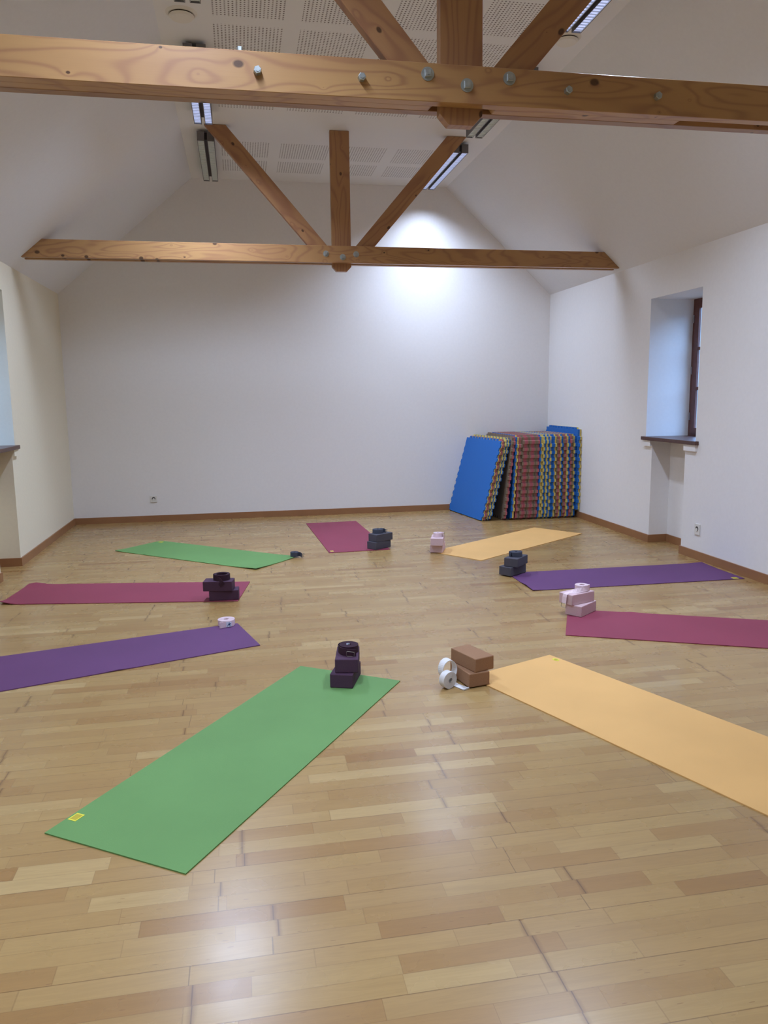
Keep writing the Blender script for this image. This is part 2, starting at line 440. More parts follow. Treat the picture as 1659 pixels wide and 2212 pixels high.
def window(name, X, s, w):
    d0, d1 = .46, .475
    root = struct(empty(name, (X + s * d0, (w['y0'] + w['y1']) / 2, w['z0'])))
    ox, oy, oz = root.location
    def B(bm, a0, a1, y0, y1, z0, z1, **k):
        xs = sorted((X + s * a0 - ox, X + s * a1 - ox)); box(bm, xs[0], xs[1], y0 - oy, y1 - oy, z0 - oz, z1 - oz, **k)
    y0, y1, z0, z1 = w['y0'], w['y1'], w['z0'], w['z1']
    bm = bmesh.new()
    B(bm, d0, d1, y0, y0 + .05, z0, z1); B(bm, d0, d1, y1 - .05, y1, z0, z1)
    B(bm, d0, d1, y0 + .05, y1 - .05, z0, z0 + .04); B(bm, d0, d1, y0 + .05, y1 - .05, z1 - .045, z1)
    struct(finish('window_frame', bm, M['framewood'], root))
    ym = (y0 + y1) / 2
    for a, b in ((y0 + .05, ym), (ym, y1 - .05)):
        bm = bmesh.new(); g0, g1 = z0 + .095, z1 - .095; f0, f1 = d0 - .014, d0 + .006
        B(bm, f0, f1, a, a + .072, z0 + .04, z1 - .045); B(bm, f0, f1, b - .072, b, z0 + .04, z1 - .045)
        B(bm, f0, f1, a + .072, b - .072, z0 + .04, g0); B(bm, f0, f1, a + .072, b - .072, g1, z1 - .045)
        for i in (1, 2):
            zz = g0 + (g1 - g0) * i / 3; B(bm, f0 + .002, f1, a + .072, b - .072, zz - .015, zz + .015)
        sa = struct(finish('sash', bm, M['framewood'], root))
        bm = bmesh.new(); B(bm, d0 - .004, d0 - .001, a + .070, b - .070, g0 - .002, g1 + .002)
        struct(finish('window_pane', bm, M['glass'], sa))
    for zz in (z0 + .17, z0 + .62, z0 + 1.12):
        bm = bmesh.new(); xx = X + s * (d0 - .018) - ox; cyl(bm, (xx, y1 - .038 - oy, zz - oz), .007, .075, 'z', 10)
        struct(finish('hinge', bm, M['hinge'], root))
    bm = bmesh.new()      # sill board
    B(bm, 0, d0, y0 + .002, y1 - .002, z0 - .012, z0 + .014)
    xs = sorted((X - s * .035 - ox, X + s * .001 - ox)); box(bm, xs[0], xs[1], y0 - .05 - oy, y1 + .038 - oy, z0 - .02 - oz, z0 + .014 - oz, bev=.003)
    B(bm, 0, w['dep'] + .01, w['ny0'] + .001, w['ny1'] - .001, z0 - .02, z0 - .011)
    struct(finish('window_sill', bm, M['sillwood'], root))
window('window_1', XR, 1, WR); window('window_2', XL, -1, WL)

# ------------------------------------------------------------------ trusses
ZB, ZT, PL = 2.774, 2.934, .055
def lx(z): return XL + (z - HL) / sl
def rx(z): return XR - (z - HR) / sr
KX = 1.043
def member(name, pts, ya, yb, m, parent, ang=0.0, bev=True):
    """XZ polygon extruded along Y; object X axis follows the timber"""
    c = Vector((pts[0][0], ya, pts[0][1]))
    ca, sa = cos(ang), sin(ang); q = []
    for x, z in pts:
        dx, dz = x - c.x, z - c.z; q.append((dx * ca + dz * sa, -dx * sa + dz * ca))
    bm = bmesh.new(); prism(bm, q, 0, yb - ya)
    if bev: bmesh.ops.bevel(bm, geom=list(bm.edges), offset=.0022, segments=1, affect='EDGES')
    o = finish(name, bm, m, parent)
    o.location = c - parent.location; o.rotation_euler = (0, -ang, 0)
    return o
def bolt(parent, x, z, yf, washer=True, r=.021, proud=.012, rot=.1):
    bm = bmesh.new()
    if washer: cyl(bm, (0, -.004, 0), .029, .004, 'y', 24)
    n = 4 if washer else 6
    rr = r * (1.0 if washer else .85)
    A = []
    cyl(bm, (0, -.004 - proud, 0), .001, .001, 'y', 3)
    pts = [(rr * cos(rot + PI / 4 + 2 * PI * i / n), rr * sin(rot + PI / 4 + 2 * PI * i / n)) for i in range(n)]
    prism(bm, pts, -.004 - proud, 0 if not washer else -.004)
    bmesh.ops.bevel(bm, geom=[e for e in bm.edges if all(v.co.y < -.01 for v in e.verts)], offset=.002, segments=1, affect='EDGES')
    cyl(bm, (0, -.006 - proud, 0), .009, .003, 'y', 12)
    o = finish('bolt', bm, M['steel'], parent); o.location = Vector((x, yf, z)) - parent.location
    return o
def truss(yf, label, near, m1, m2):
    root = empty('roof_truss', (KX, yf + .085, ZB)); tag(root, label, 'roof truss', 'timber roof trusses')
    poly = [(lx(ZB), ZB), (rx(ZB), ZB), (rx(ZT), ZT), (lx(ZT), ZT)]
    f = member('tie_beam', poly, yf, yf + PL, m1, root)
    gap = .06; ym0, ym1 = yf + PL, yf + PL + gap
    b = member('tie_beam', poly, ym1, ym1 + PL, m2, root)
    # king post with a chamfered foot
    kw = .094 if not near else .100
    kp = [(KX - kw, HC - .002), (KX - kw, ZB - .028), (KX - kw + .042, ZB - .072), (KX + kw - .042, ZB - .072), (KX + kw, ZB - .028), (KX + kw, HC - .002)]
    member('king_post', kp, ym0 + .001, ym1 - .001, M['pineC'], root, ang=PI / 2)
    for s in (-1, 1):
        p = [(KX + s * .115, ZT - .02), (KX + s * .305, ZT - .02), (KX + s * 1.268, HC - .002), (KX + s * 1.070, HC - .002)]
        a = math.atan2(HC - ZT, s * .963)
        member('strut', p, ym0 + .001, ym1 - .001, M['pineC'], root, ang=a)
    if near:
        member('filler_board', [(lx(ZB) + .02, ZB + .001), (.90, ZB + .001), (.93, ZB + .03), (.93, ZB + .06), (lx(ZB) + .06, ZB + .06)], ym0 + .001, ym1 - .001, m1, root)
        member('filler_board', [(1.205, ZB + .001), (2.13, ZB + .001), (2.16, ZB + .03), (2.16, ZB + .06), (1.18, ZB + .06), (1.18, ZB + .03)], ym0 + .001, ym1 - .001, m1, root)
        for x, z in ((.872, 2.887), (1.052, 2.85), (1.25, 2.89)): bolt(root, x, z, yf, True, rot=.05)
        for x, z, r in ((.13, 2.852, .5), (.576, 2.852, .2), (1.528, 2.852, .9), (1.972, 2.852, .7)): bolt(root, x, z, yf, False, .02, .022, r)
        bm = bmesh.new(); cyl(bm, (0, 0, 0), .013, .018, 'z', 6); o = finish('bolt', bm, M['steel'], root)
        o.location = Vector((.06, yf + .02, ZT)) - root.location
    else:
        for x, z in ((.882, 2.857), (1.046, 2.828), (1.178, 2.857)): bolt(root, x, z, yf, True)
    return root
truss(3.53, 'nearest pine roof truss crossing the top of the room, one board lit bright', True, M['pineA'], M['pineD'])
truss(7.70, 'far pine roof truss near the back wall, whole tie beam and king post in view', False, M['pineB'], M['pineB'])

# ------------------------------------------------------------------ lamps
def lamp(xc, y0, y1, lit, label, power=0.0):
    zt, zb = HC - .025, 3.900
    root = empty('ceiling_lamp', (xc, (y0 + y1) / 2, zb)); tag(root, label, 'ceiling lamp', 'twin strip lamps along the ceiling')
    cy = (y1 - y0) / 2; h = zt - zb
    bm = bmesh.new()      # casing: two open-bottomed troughs with end boxes
    for s in (-1, 1):
        a, b = sorted((s * .014, s * .080))
        box(bm, a, a + .004, -cy, cy, 0.0, h); box(bm, b - .004, b, -cy, cy, 0.0, h)
        box(bm, a + .004, b - .004, -cy, cy, h - .01, h)
        box(bm, a + .004, b - .004, -cy, -cy + .006, 0, h - .01); box(bm, a + .004, b - .004, cy - .006, cy, 0, h - .01)
    finish('casing', bm, M['lampgrey'], root)
    bm = bmesh.new(); box(bm, -.0138, .0138, -cy + .03, cy - .12, .02, h - .005)
    finish('spine', bm, M['lampdark'], root)
    for yy in (-cy + .25, cy - .25):
        bm = bmesh.new(); cyl(bm, (0, yy, h - .005), .012, HC - zt + .005, 'z', 12)
        finish('hanger', bm, M['lampgrey'], root)
    for s in (-1, 1):
        x = s * .047
        bm = bmesh.new()
        n = int((y1 - y0) / .036)
        xs = [x - .0285, x - .0272, x + .0272, x + .0285]; ys = [-cy + .008]
        for i in range(1, n):
            yy = -cy + i * (y1 - y0) / n; ys += [yy - .0008, yy + .0008]
        ys.append(cy - .008)
        vt = [[[bm.verts.new((a, b, zz)) for b in ys] for a in xs] for zz in (.001, .0085)]
        keep = lambda a, b: 0 <= a < 3 and 0 <= b < len(ys) - 1 and (a != 1 or b % 2 == 1)
        for a in range(3):
            for b in range(len(ys) - 1):
                if not keep(a, b): continue
                q = ((a, b), (a + 1, b), (a + 1, b + 1), (a, b + 1))
                bm.faces.new([vt[0][u][v] for u, v in q][::-1]); bm.faces.new([vt[1][u][v] for u, v in q])
                for e0, e1, nb in ((0, 1, (a, b - 1)), (1, 2, (a + 1, b)), (2, 3, (a, b + 1)), (3, 0, (a - 1, b))):
                    if not keep(*nb):
                        p0, p1 = q[e0], q[e1]
                        bm.faces.new((vt[0][p0[0]][p0[1]], vt[0][p1[0]][p1[1]], vt[1][p1[0]][p1[1]], vt[1][p0[0]][p0[1]]))
        for v in [v for v in bm.verts if not v.link_faces]: bm.verts.remove(v)
        finish('louvre', bm, M['louvre'], root)
        bm = bmesh.new(); box(bm, x - .028, x + .028, -cy + .008, cy - .008, .0095, .013)
        finish('tube', bm, M['tube_on'] if lit else M['tube_off'], root)
        if lit:
            ld = bpy.data.lights.new('lamp_light', 'AREA'); ld.shape = 'RECTANGLE'
            ld.size = .056; ld.size_y = (y1 - y0) - .02; ld.energy = power; ld.color = (.615, .735, .99)
            ld.spread = math.radians(SPREAD)
            lo = bpy.data.objects.new('lamp_light', ld); C.objects.link(lo); lo.parent = root; lo.location = (x, 0, -.002)
    return root
SPREAD = 128
PW = 32.5
LXc, RXc = -.218, 2.293
lamp(LXc, 7.90, 9.30, False, 'unlit twin strip lamp left of the far truss, beside the back wall')
lamp(RXc, 7.90, 9.32, True, 'lit twin strip lamp right of the far truss, shining on the back wall', PW * .9)
lamp(LXc, 6.04, 7.45, True, 'lit twin strip lamp on the left, between the two trusses', PW * 1.15)
lamp(RXc, 6.04, 7.45, False, 'unlit louvred twin strip lamp on the right, just behind the near truss foot')
lamp(LXc, 3.87, 5.28, False, 'unlit twin strip lamp whose end shows at the top edge, beside the left round vent')
lamp(RXc, 3.87, 5.28, True, 'lit twin strip lamp at the top right, before the right round vent', PW)
lamp(LXc, 1.75, 3.16, True, 'lit twin strip lamp over the left of the near truss front', PW)
lamp(LXc, -1.0, .41, True, 'unseen lit twin strip lamp added on the left behind the viewpoint', PW)  # unseen extra lamp, added behind the camera for its light

def vent(x, y, label):
    root = empty('air_vent', (x, y, HC)); tag(root, label, 'air vent', 'round ceiling air vents')
    bm = bmesh.new(); cyl(bm, (0, 0, -.012), .088, .012, 'z', 48, .104); finish('rim', bm, M['vent'], root, smooth=False)
    bm = bmesh.new(); cyl(bm, (0, 0, -.020), .078, .008, 'z', 48); finish('gap', bm, M['ventgap'], root)
    bm = bmesh.new(); cyl(bm, (0, 0, -.034), .070, .014, 'z', 48, .082); finish('valve_disc', bm, M['vent'], root)
vent(-.277, 5.66, 'round white air vent on the left of the ceiling, above the near tie beam')
vent(2.41, 5.60, 'round white air vent on the right of the ceiling, half hidden by the strut')

def socket(loc, rz, label, h=.08):
    root = empty('wall_socket', loc, rz); tag(root, label, 'wall socket', 'white wall sockets')
    bm = bmesh.new(); box(bm, -.04, .04, -.009, 0, -h / 2, h / 2, bev=.003); finish('cover_plate', bm, M['plastic'], root)
    bm = bmesh.new(); cyl(bm, (0, -.0105, .006), .021, .003, 'y', 24); finish('socket_well', bm, M['socket_shade'], root)
    bm = bmesh.new(); cyl(bm, (0, -.014, -.002), .014, .004, 'y', 20); finish('socket_face', bm, M['plastic'], root)
socket((-1.071, Y1, .277), 0, 'white wall socket low on the back wall')
socket((XR, 6.13, .272), -PI / 2, 'white wall socket low on the right wall beside the window recess', .10)

# ------------------------------------------------------------------ mats
def yoga_mat(corners, m, label, lifts=(), tagp=None, tagm=None, wave=0.0):
    """corners: near-left.. as A(0,0) B(1,0) C(1,1) D(0,1) on the floor"""
    A, B, Cc, D = [Vector((p[0], p[1], 0)) for p in corners]
    ctr = (A + B + Cc + D) / 4; ang = math.atan2(*((B - A).yx))
    root = empty('yoga_mat', (ctr.x, ctr.y, 0), ang)
    R = Matrix.Rotation(-ang, 3, 'Z')
    nu, nv = 60, 20
    def z(u, v, L=1.78, Wd=.6):
        h = 0.0
        for (lu, lv, a, ra) in lifts:
            d = math.hypot((u - lu) * L, (v - lv) * Wd); h += a * max(0, 1 - d / ra) ** 2
        if wave: h += wave * max(0, sin(u * 31 + v * 3)) * (abs(v - .5) * 2) ** 6
        return h
    def P(u, v): return (A * (1 - u) + B * u) * (1 - v) + (D * (1 - u) + Cc * u) * v
    bm = bmesh.new(); lo, up = [], []
    for i in range(nu + 1):
        a, b = [], []
        for j in range(nv + 1):
            u, v = i / nu, j / nv; q = R @ (P(u, v) - ctr); h = z(u, v)
            a.append(bm.verts.new((q.x, q.y, .0004 + h))); b.append(bm.verts.new((q.x, q.y, MAT_T + h)))
        lo.append(a); up.append(b)
    for i in range(nu):
        for j in range(nv):
            bm.faces.new((up[i][j], up[i + 1][j], up[i + 1][j + 1], up[i][j + 1])); bm.faces.new((lo[i][j], lo[i][j + 1], lo[i + 1][j + 1], lo[i + 1][j]))
    for i in range(nu):
        for j in (0, nv): bm.faces.new((lo[i][j], lo[i + 1][j], up[i + 1][j], up[i][j]))
    for j in range(nv):
        for i in (0, nu): bm.faces.new((lo[i][j], lo[i][j + 1], up[i][j + 1], up[i][j]))
    o = finish('mat_sheet', bm, m, root)
    tag(root, label, 'yoga mat', 'yoga mats laid in a ring')
    if tagp:
        u, v, su, sv, shape = tagp
        q = R @ (P(u, v) - ctr); zz = MAT_T + z(u, v) + .0002
        bm = bmesh.new()
        if shape == 'oval':
            fs = cyl(bm, (0, 0, 0), .02, .0008, 'z', 20)
            for vv in bm.verts: vv.co.x *= 1.1; vv.co.y *= .8
        else: box(bm, -su / 2, su / 2, -sv / 2, sv / 2, 0, .0008)
        t = finish('brand_tag', bm, tagm or M['tag_y'], root, loc=(q.x, q.y, zz))
        if su > .03:
            bm = bmesh.new()
            if shape == 'oval': cyl(bm, (0, 0, 0), .011, .0004, 'z', 16)
            else: box(bm, -su * .36, su * .36, -sv * .36, sv * .36, 0, .0004)
            finish('print', bm, M['tag_o'], t, loc=(0, 0, .0008))
    return root
def rect(x, y, t, L=1.782, Wd=.6):
    c, s = cos(t), sin(t)
    return [(x + a * L / 2 * c - b * Wd / 2 * s, y + a * L / 2 * s + b * Wd / 2 * c) for a, b in ((-1, -1), (1, -1), (1, 1), (-1, 1))]
yoga_mat(rect(.026, 3.205, .976), M['m_green'], 'large bright green yoga mat in the left foreground with a yellow tag', tagp=(.066, .955, .046, .036, 'rect'))
yoga_mat(rect(1.762, 3.049, -1.175), M['m_yellow'], 'large yellow yoga mat running off the right foreground', tagp=(.045, .945, .04, .03, 'oval'))
yoga_mat([(-1.80, 5.90), (-.068, 5.595), (.028, 6.186), (-1.74, 6.505)], M['m_red'], 'crimson yoga mat at the left edge with a curled up corner',
         lifts=[(0, 0, .028, .16), (.035, 1, .016, .16)])
yoga_mat([(-1.617, 3.952), (.066, 4.532), (-.07, 5.023), (-1.788, 4.556)], M['m_purple'], 'purple yoga mat at the left edge, in front of the crimson one', lifts=[(.53, 0, .004, .12)])
yoga_mat(rect(-.393, 7.433, -.713), M['m_green'], 'smaller looking green yoga mat far left, near the back wall', tagp=(.035, .90, .045, .04, 'rect'),
         lifts=[(1, 0, .010, .4), (1, 1, .008, .3), (0, 0, .006, .15)])
yoga_mat(rect(1.055, 8.091, 1.61 + PI), M['m_red'], 'short looking crimson yoga mat at the back, seen end on', tagp=(.965, .06, .05, .03, 'rect'), tagm=M['tag_c'])
yoga_mat(rect(2.648, 7.276, .617), M['m_yellow'], 'yellow yoga mat at the back in front of the foam tile stack', lifts=[(1, 0, .006, .15)])
yoga_mat(rect(3.04, 5.678, -.013), M['m_purple'], 'purple yoga mat by the right wall and skirting board', tagp=(.962, .045, .045, .045, 'rect'),
         lifts=[(0, .25, .010, .2), (.0, 0, .004, .2), (1, 1, .006, .25)])
yoga_mat(rect(2.869, 4.204, -.439), M['m_red'], 'crimson yoga mat at the right edge, below the purple one', lifts=[(.24, 1, .006, .1), (.86, 0, .007, .1)])

# ------------------------------------------------------------------ blocks
BL, BW, BH = .215, .12, .073
def block(x, y, z, t, m, label, group):
    bm = bmesh.new(); box(bm, -BL / 2, BL / 2, -BW / 2, BW / 2, 0, BH, bev=.005)
    o = finish('yoga_block', bm, m, loc=(x, y, z), rot=(0, 0, t))
    for p in o.data.polygons: p.use_smooth = len(p.vertices) != 4 or p.area < .0008
    tag(o, label, 'yoga block', group); return o
z1 = MAT_T + .0003
G = 'foam yoga blocks in stacked pairs'
block(.494, 3.834, z1, 1.221, M['b_maroon'], 'aubergine yoga block on the near green mat, bottom of its pair', G)
block(.508, 3.855, z1 + BH, 1.386, M['b_maroon'], 'aubergine yoga block over the near green mat, upper one under a strap roll', G)
block(1.134, 3.714, z1, 1.769, M['b_brown'], 'brown yoga block on the floor by the near yellow mat, bottom of its pair', G)
block(1.152, 3.729, z1 + BH, 1.919, M['b_brown'], 'brown yoga block on top of the other brown one', G)
block(-.166, 5.692, z1, -.036, M['b_maroon'], 'aubergine yoga block on the left crimson mat, bottom of its pair', G)
block(-.202, 5.683, z1 + BH, -.167, M['b_maroon'], 'aubergine yoga block over the left crimson mat, upper one under a looped strap', G)
block(1.299, 7.312, z1, .629, M['b_grey'], 'slate grey yoga block on the corner of the back crimson mat, bottom one', G)
block(1.317, 7.32, z1 + BH, .547, M['b_grey'], 'slate grey yoga block by the back crimson mat, upper one under a strap', G)
block(1.824, 7.035, z1, 1.175, M['b_pink'], 'pale pink yoga block on the floor at the back yellow mat tip, bottom one', G)
block(1.813, 6.998, z1 + BH, 1.244, M['b_pink'], 'pale pink yoga block at the back yellow mat, upper one', G)
block(2.186, 5.95, z1 + .003, .597, M['b_grey'], 'slate grey yoga block at the end of the right purple mat, bottom one', G)
block(2.214, 5.948, z1 + .003 + BH, .81, M['b_grey'], 'slate grey yoga block at the right purple mat, upper one under a strap', G)
block(2.239, 4.751, z1, .654, M['b_pink'], 'pale pink yoga block on the right crimson mat, bottom of its pair', G)
block(2.215, 4.768, z1 + BH, .387, M['b_pink'], 'pale pink yoga block at the right crimson mat, upper one under a draped strap', G)

# ------------------------------------------------------------------ straps
SW, STH = .038, .0026
def spiral(r0, r1, turns, a0=0.0, n=40, tight=True):
    k = int(turns * n); pts = []
    for i in range(k + 1):
        f = i / k; a = a0 + turns * 2 * PI * f; r = r0 + (r1 - r0) * f; pts.append((r * cos(a), r * sin(a)))
    return pts
def strap(loc, rot, m, label, r0=.012, r1=.046, turns=10, a0=0.0, tail=None, tail_w=None, rings=(), label_on=None, w=SW, core=None):
    """roll around local Z standing on z=0, then a tail (list of 3-D local points)"""
    root = empty('yoga_strap', loc, rot=rot if isinstance(rot, tuple) else (0, 0, rot))
    tag(root, label, 'yoga strap', 'cotton yoga straps')
    bm = bmesh.new()
    path = [(x, y, w / 2) for x, y in spiral(r0, r1, turns, a0)]
    wd = [(0, 0, 1)] * len(path)
    if tail:
        path += tail; wd += (tail_w if tail_w else [(0, 0, 1)] * len(tail))
    ribbon(bm, path, wd, w, min(STH, (r1 - r0) / turns * .86) if turns > 3 else STH)
    finish('webbing', bm, m, root)
    for pts in rings:
        bm = bmesh.new(); tube(bm, pts, .0018, True); finish('buckle_ring', bm, M['ring'], root)
    if core:
        bm = bmesh.new(); ribbon(bm, [(core * cos(a), core * sin(a), w - .004) for a in [i * PI / 10 for i in range(3, 12)]], [(0, 0, 1)] * 9, .012, .002)
        finish('label', bm, M['lab_w'], root)
    if label_on:
        (p, dx, nrm) = label_on
        bm = bmesh.new(); P = Vector(p); X = Vector(dx); Z = Vector((0, 0, 1)); Nn = Vector(nrm)
        X = X.normalized()
        def quad(mi, cx, cz, hw, hh, off):
            vs = []
            for o2 in (0, .0006):
                for a, b in ((-1, -1), (1, -1), (1, 1), (-1, 1)):
                    vs.append(bm.verts.new(P + X * (cx + a * hw) + Z * (cz + b * hh) + Nn * (off + o2)))
            for idx in ((0, 1, 2, 3), (7, 6, 5, 4), (0, 4, 5, 1), (1, 5, 6, 2), (2, 6, 7, 3), (3, 7, 4, 0)):
                f = bm.faces.new([vs[i] for i in idx]); f.material_index = mi
        quad(0, 0, 0, .0175, .0165, 0)
        lab = finish('label', bm, M['lab_w'], root)
        bm = bmesh.new()
        # small open-hand shaped print: palm, four rays, thumb, dot and underline
        quad(0, .002, .000, .0055, .0055, .0008)
        quad(0, .002, .0095, .0022, .0032, .0008)
        quad(0, .0095, .003, .0030, .0034, .0008)
        quad(0, -.006, -.0045, .0034, .0018, .0008)
        quad(0, .006, -.0105, .0034, .0022, .0008)
        quad(0, -.0105, -.0115, .0018, .002, .0008)
        finish('print', bm, M['lab_b'], lab)
    return root
def square_ring(c, ux, uy, a=.021, b=.014):
    c, ux, uy = Vector(c), Vector(ux).normalized(), Vector(uy).normalized()
    out = []
    for sx, sy in ((-1, -1), (1, -1), (1, 1), (-1, 1)):
        k = c + ux * sx * a + uy * sy * b
        out.append(tuple(k))
    # subdivide
    pts = []
    for i in range(4):
        p, q = Vector(out[i]), Vector(out[(i + 1) % 4])
        for f in (.08, .5, .92): pts.append(tuple(p.lerp(q, f)))
    return pts
def arc(r, a0, a1, z, n=14, cx=0, cy=0, r2=None):
    r2 = r if r2 is None else r2
    out = []
    for i in range(n + 1):
        f = i / n; a = a0 + (a1 - a0) * f; rr = r + (r2 - r) * f; out.append((cx + rr * cos(a), cy + rr * sin(a), z if not callable(z) else z(f)))
    return out
D = PI / 180
ztop = z1 + 2 * BH + .0005

# near aubergine roll: wraps loosely round the left and ends in a buckle over the front edge
t = arc(.049, 0, -150 * D, SW / 2, 1)
tail = arc(.0535, 60 * D, 185 * D, SW / 2, 12, r2=.056) + [(-.0545, -.022, .020), (-.048, -.044, .0195), (-.036, -.063, .0195), (-.018, -.078, .0195), (.004, -.086, .0195), (.026, -.089, .0195)]
strap((.518, 3.874, ztop), 0, M['s_maroon'], 'dark aubergine strap rolled tight with metal buckle, on the near green mat blocks', .011, .051, 12, 60 * D, tail,
      rings=[square_ring((-.004, -.090, .014), (1, -.25, -.12), (0, -.35, 1), .020, .015)], core=.011)
# left aubergine strap: hollow roll with one end folded down over the block front
tail = arc(.058, 0, 205 * D, .021, 20, r2=.064) + [(-.040, -.048, .017), (-.022, -.062, .006), (-.006, -.0795, -.012), (.006, -.084, -.028)]
tw = [(0, 0, 1)] * 21 + [(.25, 0, 1), (.45, 0, 1), (.6, -.2, .8), (.7, -.2, .5)]
strap((-.178, 5.692, ztop), 0, M['s_maroon'], 'dark aubergine strap in a hollow loop, end folded down, on the left crimson mat', .040, .057, 6, 0, tail, tw, w=.042)
# slate roll on back mat with buckle to the right
tail = arc(.054, 0, 60 * D, SW / 2, 4) + [(.040, .052, SW / 2), (.060, .040, SW / 2 - .001), (.074, .020, SW / 2 - .002), (.078, .004, SW / 2 - .003)]
strap((1.290, 7.325, ztop), 0, M['s_grey'], 'slate grey strap roll on the back crimson mat blocks, buckle to its right', .010, .052, 11, 0, tail,
      rings=[square_ring((.079, -.006, .017), (.3, -1, 0), (.1, 0, 1), .014, .016), square_ring((.085, 0, .017), (.3, -1, 0), (.3, 0, 1), .014, .016)])
# pink roll at the back
tail = arc(.042, 0, 50 * D, SW / 2, 4) + [(.040, .030, SW / 2), (.056, .010, SW / 2), (.054, -.012, SW / 2), (.042, -.026, SW / 2 - .002)]
strap((1.812, 6.990, ztop), 0, M['s_pink'], 'pale pink strap roll with ring buckle on the back pink blocks', .010, .042, 9, 0, tail,
      rings=[square_ring((.047, -.030, .016), (.5, -1, .2), (0, 0, 1), .012, .017), square_ring((.062, .012, .020), (.3, -1, .2), (.4, 0, 1), .012, .017)])
# slate roll on right purple mat blocks
tail = arc(.052, 0, 200 * D, SW / 2, 16, r2=.060) + [(-.060, -.034, SW / 2)]
strap((2.214, 5.948, ztop + .003), (0, -.03, 0), M['s_grey'], 'slate grey strap roll on the right purple mat blocks', .010, .050, 11, 0, tail)
# pink strap with long tail draped off the corner
tail = arc(.044, 0, -70 * D + 2 * PI - 2 * PI, SW / 2, 8)
tail = [(.0485, -.012, .022), (.038, -.036, .024), (.014, -.053, .024), (-.020, -.060, .022), (-.052, -.062, .016), (-.082, -.062, .009), (-.110, -.062, .004),
        (-.134, -.0635, .0026), (-.1505, -.0680, -.004), (-.1555, -.0700, -.022), (-.158, -.0712, -.045), (-.161, -.0725, -.066)]
tw = [(0, 0, 1), (0, 0, 1), (-.1, .1, 1), (-.1, .3, .95), (-.15, .6, .8), (-.25, .85, .5), (-.35, .93, .15), (-.38, .93, .0), (-.38, .93, 0), (-.38, .93, 0), (-.38, .93, 0), (-.38, .93, 0)]
strap((2.262, 4.792, ztop), 0, M['s_pink'], 'pale pink strap roll draped down the pink blocks on the right crimson mat', .018, .048, 9, 0, tail, tw,
      rings=[square_ring((-.163, -.0735, -.078), (-.38, .93, 0), (-.1, 0, -1), .021, .014)])
# pink roll with printed label on the left purple mat
tail = arc(.047, 0, 215 * D, SW / 2, 16, r2=.050) + arc(.051, 230 * D, 330 * D, SW / 2, 8, r2=.058)[::1]
tail = arc(.047, 0, -60 * D, SW / 2, 6, r2=.051)
strap((-.140, 5.005, MAT_T + .0006), 0, M['s_pink'], 'pale pink strap roll with blue printed label on the left purple mat', .016, .056, 11, 250 * D,
      tail=None, label_on=((.010, -.0605, SW / 2), (1, .18, 0), (.18, -1, 0)))
bm = bmesh.new()
ribbon(bm, [(.048, -.0330, SW / 2), (.034, -.0475, SW / 2), (.014, -.0590, SW / 2), (-.006, -.0660, SW / 2), (-.026, -.0720, SW / 2), (-.040, -.0755, SW / 2), (-.043, -.079, SW / 2), (-.036, -.080, SW / 2), (-.020, -.0755, SW / 2)], [(0, 0, 1)] * 9, SW, .002)
rr = [o for o in C.objects if o.name.startswith('yoga_strap') and 'blue printed' in o.get('label', '')][0]
finish('tail_end', bm, M['s_pink'], rr)
for ch in rr.children:
    if ch.name.startswith('label'): ch.location = (.006, -.0030, 0)
# small slate roll on the far green mat
tail = [(.036, -.004, SW / 2), (.050, -.012, SW / 2 - .001), (.060, -.030, SW / 2 - .004), (.064, -.048, SW / 2 - .008)]
strap((.452, 7.075, MAT_T + .007), 0, M['s_grey'], 'slate grey strap roll at the tip of the far green mat', .010, .040, 8, 0, tail,
      rings=[square_ring((.070, -.052, .012), (.35, -1, 0), (.25, .1, 1), .012, .016), square_ring((.078, -.048, .014), (.35, -1, 0), (.35, .1, 1), .012, .016)], w=.04)
# off-white strap standing on its edge beside the brown blocks: roll axis is horizontal
root = empty('yoga_strap', (.996, 3.636, 0), 0)
tag(root, 'off-white strap standing on edge with an open loop, beside the brown blocks', 'yoga strap', 'cotton yoga straps')
ax = Vector((.42, -.90, 0)).normalized(); side = Vector((.90, .42, 0)).normalized()   # roll axis, sideways
def W3(a, b, d=0.0): return tuple(side * a + Vector((0, 0, b)) + ax * d)
bm = bmesh.new()
R1 = .044
path = []; 
for x, y in spiral(.010, R1, 10, -90 * D + 0.0): path.append(W3(x, y + R1 + .002))
wd = [tuple(ax)] * len(path)
# from the bottom of the roll run right along the floor, then (other ply) up into the loop
ribbon(bm, path, wd, SW, .0028); finish('webbing', bm, M['s_white'], root)
bm = bmesh.new()
lp = []
for i in range(27):
    f = i / 26; a = (-66 + 270 * f) * D
    lp.append(W3(.030 + .049 * cos(a), .075 + .052 * sin(a) + (.006 if 30 * D < a < 150 * D else .006), -.034 - .010 * sin(f * PI)))
ribbon(bm, lp, [tuple((ax + Vector((0, 0, -.12))).normalized())] * len(lp), SW, .0028); finish('loop', bm, M['s_white'], root)
bm = bmesh.new()
tp = [W3(.052, .014, -.040), W3(.052, .006, -.028), W3(.053, .003, -.008), W3(.055, .0028, .020), W3(.056, .0032, .048), W3(.058, .0028, .074)]
ribbon(bm, tp, [tuple(side)] * len(tp), SW, .0028); finish('tail', bm, M['s_white'], root)
bm = bmesh.new(); ribbon(bm, [W3(.0575, .0045, .070), W3(.0585, .0050, .079)], [tuple(side)] * 2, SW + .003, .006); finish('hem', bm, M['s_white'], root)
bm = bmesh.new()
for s in (-1, 1): tube(bm, [W3(s * .004 + .005 * cos(a), R1 + .002 + s * .004 + .005 * sin(a), .0205) for a in [i * PI / 6 for i in range(12)]], .0013, True, 6)
